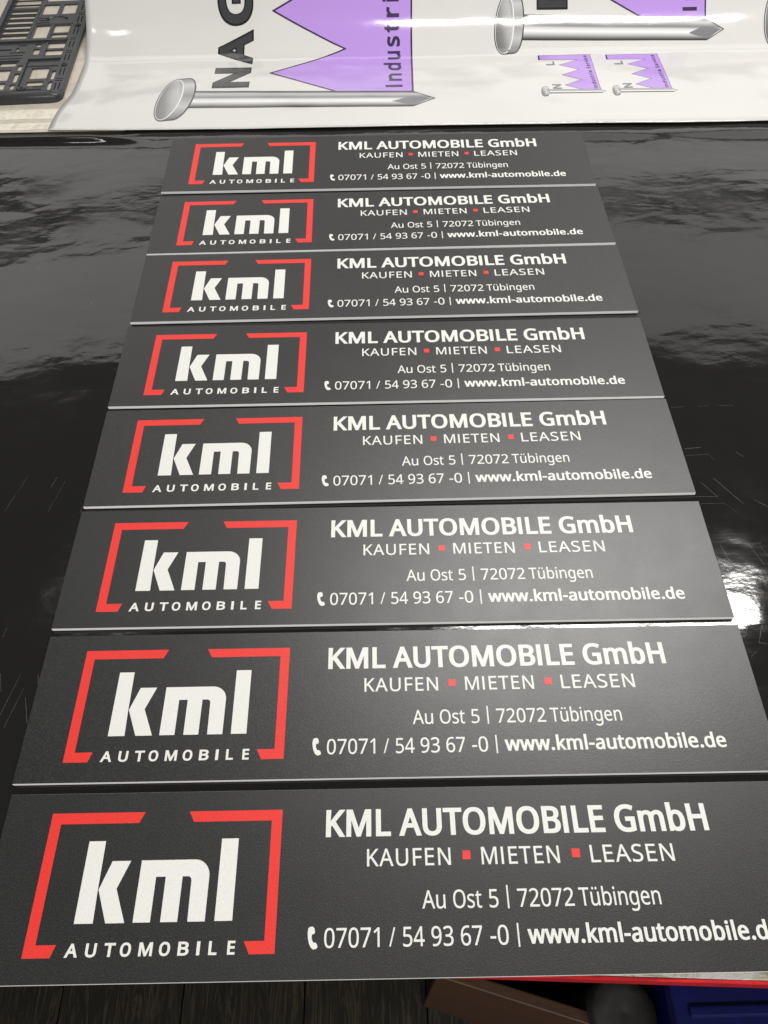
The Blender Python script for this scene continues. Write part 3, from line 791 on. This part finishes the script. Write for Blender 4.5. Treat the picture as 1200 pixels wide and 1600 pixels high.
# screw boss by the lip
bm = bmesh.new()
bmesh.ops.create_cone(bm, cap_ends=True, segments=24, radius1=0.006, radius2=0.0052, depth=0.009)
o = link('boss', finish(bm, 'boss'), M_plastic, holder); o.location = (-57 * MM, 28 * MM, 4.5 * MM)
bm = bmesh.new()
bmesh.ops.create_cone(bm, cap_ends=True, segments=20, radius1=0.0026, radius2=0.0026, depth=0.0008)
o2 = link('boss_pin', finish(bm, 'boss_pin'), M_tub, o); o2.location = (0, 0, 0.0048)
# crescent moulding
bm = bmesh.new()
rr = []
for k in range(13):
    t = math.radians(20 + 140 * k / 12)
    c, s = math.cos(t), math.sin(t)
    rr.append([bm.verts.new(((-48 + r_ * c) * MM, (252 + r_ * s * 0.8) * MM, z_ * MM)) for r_, z_ in ((13, 2.4), (14, 4.4), (16.5, 4.4), (17.5, 2.4))])
for a, b in zip(rr, rr[1:]):
    for k in range(3):
        bm.faces.new((a[k], a[k + 1], b[k + 1], b[k]))
link('arc_rib', finish(bm, 'arc_rib', True), M_plastic, holder)

# ================================================================== THE EIGHT PLATES
PW, PH = 260.0, 55.0
Z = 3.36
core_me = box_mesh('core', -PW, PW, -PH, PH, 0, 3.05, 0.15, 1); core_me.materials.append(M_core)
face_me = box_mesh('printed_face', -PW + .1, PW - .1, -PH + .12, PH - .12, 3.06, 3.25, 0.06, 1); face_me.materials.append(M_face)
def pm(name, shapes, m, z=Z):
    me = flat_mesh(name, shapes, z)
    me.materials.append(m)
    return me
parts = [('core', core_me), ('printed_face', face_me)]
# red brackets
parts.append(('red_bracket', pm('red_bracket', [[[(-229.2, 42.3), (-168.2, 42.3), (-171.4, 35.4), (-222.4, 35.4), (-222.2, -34.3), (-209.8, -34.3), (-212.2, -41.2), (-229.0, -41.2)]]], M_red)))
parts.append(('red_bracket', pm('red_bracket', [[[(-78.0, 42.2), (-139.2, 42.2), (-135.6, 35.5), (-84.7, 35.5), (-84.6, -34.1), (-96.9, -34.1), (-93.3, -41.1), (-78.0, -41.1)]]], M_red)))
# kml
k1 = [(-201.6, -23.1), (-190.0, -23.1), (-190.4, -4.2), (-190.9, 24.6), (-201.6, 24.6)]
k2 = [(-190.15, -4.2), (-184.4, 12.4), (-172.6, 12.4), (-179.0, -3.8), (-170.8, -23.1), (-182.4, -23.1)]
k1[2] = (-190.6, -4.2)
def arc(cx, cy, r, a0, a1, n=8):
    return [(cx + r * math.cos(math.radians(a0 + (a1 - a0) * i / n)), cy + r * math.sin(math.radians(a0 + (a1 - a0) * i / n))) for i in range(n + 1)]
m_ = [(-165.8, -23.0), (-155.2, -23.0), (-155.3, 2.7), (-149.2, 2.7), (-149.0, -23.0), (-138.6, -23.0), (-138.6, 2.7)]
m_ += arc(-135.2, 0.3, 2.4, 90, 0, 5) + [(-132.4, -23.0), (-121.8, -23.0)]
m_ += arc(-131.8, 2.5, 10.0, 0, 90, 10) + [(-165.8, 12.5)]
l_ = [(-115.9, -22.9), (-105.0, -22.9), (-105.3, 24.8), (-116.1, 24.8)]
for nm, sh_ in (('letter_k', [[k1], [k2]]), ('letter_m', [[m_]]), ('letter_l', [[l_]])):
    parts.append((nm, pm(nm, sh_, M_white)))
au = []
for ch, a, b in zip('AUTOMOBILE', (260, 343, 419, 485, 562, 645, 722, 798, 848, 925), (312, 388, 465, 530, 618, 690, 767, 813, 882, 956)):
    f = lambda x: -203.7 + (x - 260) * 0.14626
    au += text(ch, f(a), f(b), -41.1, 7.4, (0.35, 0.30)) if ch != 'I' else [rect(f(a) + .1, f(b) - .1, -41.1, -33.7)]
parts.append(('logo_caption', pm('logo_caption', au, M_white)))
B = (0.72, 0.50)
hd = text('KML', -49.2, -7.0, 24.45, 17.0, B, 30) + text('AUTOMOBILE', -1.6, 131.9, 24.45, 17.0, B, 30) + text('GmbH', 138.8, 198.9, 24.45, 17.0, B, 30)
parts.append(('heading', pm('heading', hd, M_white)))
sv = text('KAUFEN', -22.4, 30.4, 6.65, 10.0, (-0.10, -0.10), 60) + text('MIETEN', 50.4, 99.6, 6.65, 10.0, (-0.10, -0.10), 60) + text('LEASEN', 119.8, 172.4, 6.65, 10.0, (-0.10, -0.10), 60)
parts.append(('services_line', pm('services_line', sv, M_white)))
for x in (38.2, 107.9):
    parts.append(('red_square', pm('red_square', [rect(x, x + 5.1, 9.6, 14.9)], M_red)))
ad_ = text('Au', 11.5, 25.6, -18.1, 10.0, (-0.07, -0.07)) + text('Ost', 30.7, 48.0, -18.1, 10.0, (-0.07, -0.07)) + text('5', 52.9, 58.3, -18.1, 10.0, (-0.07, -0.07)) + [rect(63.9, 64.9, -18.9, -5.8)]
ad_ += text('72072', 70.6, 105.0, -18.1, 10.0, (-0.07, -0.07)) + text('Tübingen', 108.6, 158.4, -18.1, 10.0, (-0.07, -0.07))
parts.append(('address_line', pm('address_line', ad_, M_white)))
ct = text('07071', -48.4, -15.3, -38.4, 10.3, (-0.07, -0.07)) + text('/', -9.4, -5.6, -38.4, 10.3) + text('54', -0.9, 11.8, -38.4, 10.3, (-0.07, -0.07)) + text('93', 16.3, 29.2, -38.4, 10.3, (-0.07, -0.07))
ct += text('67', 34.0, 46.8, -38.4, 10.3, (-0.07, -0.07)) + text('-0', 51.8, 62.5, -38.4, 10.3, (-0.07, -0.07)) + [rect(68.1, 69.1, -39.8, -27.0)]
parts.append(('phone_number', pm('phone_number', ct, M_white)))
parts.append(('web_address', pm('web_address', text('www.kml-automobile.de', 74.3, 226.8, -38.3, 10.3, (0.40, 0.26), 25), M_white)))
ph = [(-57.6, -27.2), (-55.6, -26.9), (-54.6, -27.8), (-54.2, -30.0), (-54.7, -31.0), (-56.0, -31.2), (-56.2, -32.6), (-55.9, -34.0), (-55.2, -35.4), (-53.9, -35.6), (-52.9, -36.3),
      (-52.4, -38.0), (-53.2, -38.9), (-55.1, -39.2), (-56.6, -38.0), (-57.7, -35.8), (-58.4, -33.0), (-58.6, -30.0), (-58.3, -28.0)]
parts.append(('phone_icon', pm('phone_icon', [[ph]], M_white)))

PLATES = [  # x, y, turn (rad), lift of the near edge, lift of the far edge, label
    (-0.84, 464.97, -0.00361, 0.0, 4.6, 'charcoal dealer plate farthest away, right below the white banner'),
    (-0.13, 347.31, 0.00507, 0.0, 0.0, 'charcoal dealer plate second from the white banner'),
    (0.65, 233.70, 0.00136, 0.0, 0.0, 'charcoal dealer plate third from the white banner'),
    (-0.06, 114.54, -0.00428, 0.0, 0.0, 'charcoal dealer plate fourth from the white banner'),
    (0.0, 0.0, 0.0, 0.0, 0.0, 'charcoal dealer plate fifth from the white banner, fourth from the camera'),
    (-0.52, -117.02, -0.00782, 0.0, 0.0, 'charcoal dealer plate third from the camera, above the brightest part of the sheen'),
    (-0.67, -233.41, -0.00764, 0.0, 0.0, 'charcoal dealer plate second from the camera'),
    (0.02, -350.35, -0.00711, 0.0, 0.0, 'charcoal dealer plate nearest the camera, cut off on both sides, over the table edge'),
]
for x, y, t, z0, z1, lab in PLATES:
    pl = thing('dealer_plate', lab, 'plate', (x, y, (z0 + z1) / 2), (math.atan2(z1 - z0, 110), 0, t), 'row of charcoal dealer plates on black film')
    for nm, me in parts:
        link(nm, me, None, pl)

# ================================================================== UNDER THE TABLE
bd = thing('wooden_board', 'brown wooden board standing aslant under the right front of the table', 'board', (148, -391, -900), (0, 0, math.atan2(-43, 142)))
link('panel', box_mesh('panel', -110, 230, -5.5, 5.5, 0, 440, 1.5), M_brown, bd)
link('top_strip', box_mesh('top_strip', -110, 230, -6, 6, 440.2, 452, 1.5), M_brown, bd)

tub = thing('black_tub', 'black plastic tub in the dark under the table beside the wooden board', 'tub', (262, -236, -900))
bm = bmesh.new()
lo = [(-150, -110), (150, -110), (150, 110), (-150, 110)]
def ring(k, z):
    return [bm.verts.new((a * k * MM, b * k * MM, z * MM)) for a, b in lo]
R_ = [ring(0.85, 0), ring(1.0, 400), ring(1.06, 402), ring(1.06, 410), ring(0.97, 410), ring(0.82, 12)]
for a, b in zip(R_, R_[1:]):
    for i in range(4):
        bm.faces.new((a[i], a[(i + 1) % 4], b[(i + 1) % 4], b[i]))
bm.faces.new(R_[0][::-1]); bm.faces.new(R_[-1])
link('body', finish(bm, 'body'), M_tub, tub)
link('handle', box_mesh('handle', -40, 40, -128, -118, 370, 385, 3), M_tub, tub)

def tube_mesh(name, pts, r, n=6):
    cu = bpy.data.curves.new(name, 'CURVE'); cu.dimensions = '3D'; cu.bevel_depth = r * MM; cu.bevel_resolution = 2
    sp = cu.splines.new('POLY'); sp.points.add(len(pts) - 1)
    for p, q in zip(sp.points, pts):
        p.co = (q[0] * MM, q[1] * MM, q[2] * MM, 1)
    o = bpy.data.objects.new(name, cu)
    me = bpy.data.meshes.new_from_object(o)
    bpy.data.objects.remove(o); bpy.data.curves.remove(cu)
    return me
wire = thing('wire_coil', 'thin pale coil of wire hanging under the table edge', 'wire', (121, -372, -33))
for k, (rx, ry, dx, dz) in enumerate(((24, 26, 0, 0), (30, 30, 3, -3), (20, 21, -6, -2))):
    pts = [(dx + rx * math.cos(t), -2 * k + 4 * math.sin(2 * t), dz - 26 + ry * math.sin(t)) for t in (2 * math.pi * i / 40 for i in range(41))]
    pts = [(p[0], p[1] - 0.75 * (p[2] + 26), p[2] * 0.6 - 10 - 1.5) for p in pts]
    link('loop', tube_mesh('loop', pts, 0.35), M_wire, wire)

roll = thing('grey_roll', 'dull grey roll standing under the table between tub and blue crate', 'roll', (232, -404, -900))
bm = bmesh.new()
sg = 40
cr = [[bm.verts.new((r_ * math.cos(2 * math.pi * i / sg) * MM, r_ * math.sin(2 * math.pi * i / sg) * MM, z_ * MM)) for i in range(sg)] for r_, z_ in ((34, 0), (34, 470), (31, 476), (20, 477), (5, 476), (1, 475))]
for a, b in zip(cr, cr[1:]):
    for i in range(sg):
        bm.faces.new((a[i], a[(i + 1) % sg], b[(i + 1) % sg], b[i]))
bm.faces.new(cr[-1])
link('winding', finish(bm, 'winding', True), M_roll, roll)

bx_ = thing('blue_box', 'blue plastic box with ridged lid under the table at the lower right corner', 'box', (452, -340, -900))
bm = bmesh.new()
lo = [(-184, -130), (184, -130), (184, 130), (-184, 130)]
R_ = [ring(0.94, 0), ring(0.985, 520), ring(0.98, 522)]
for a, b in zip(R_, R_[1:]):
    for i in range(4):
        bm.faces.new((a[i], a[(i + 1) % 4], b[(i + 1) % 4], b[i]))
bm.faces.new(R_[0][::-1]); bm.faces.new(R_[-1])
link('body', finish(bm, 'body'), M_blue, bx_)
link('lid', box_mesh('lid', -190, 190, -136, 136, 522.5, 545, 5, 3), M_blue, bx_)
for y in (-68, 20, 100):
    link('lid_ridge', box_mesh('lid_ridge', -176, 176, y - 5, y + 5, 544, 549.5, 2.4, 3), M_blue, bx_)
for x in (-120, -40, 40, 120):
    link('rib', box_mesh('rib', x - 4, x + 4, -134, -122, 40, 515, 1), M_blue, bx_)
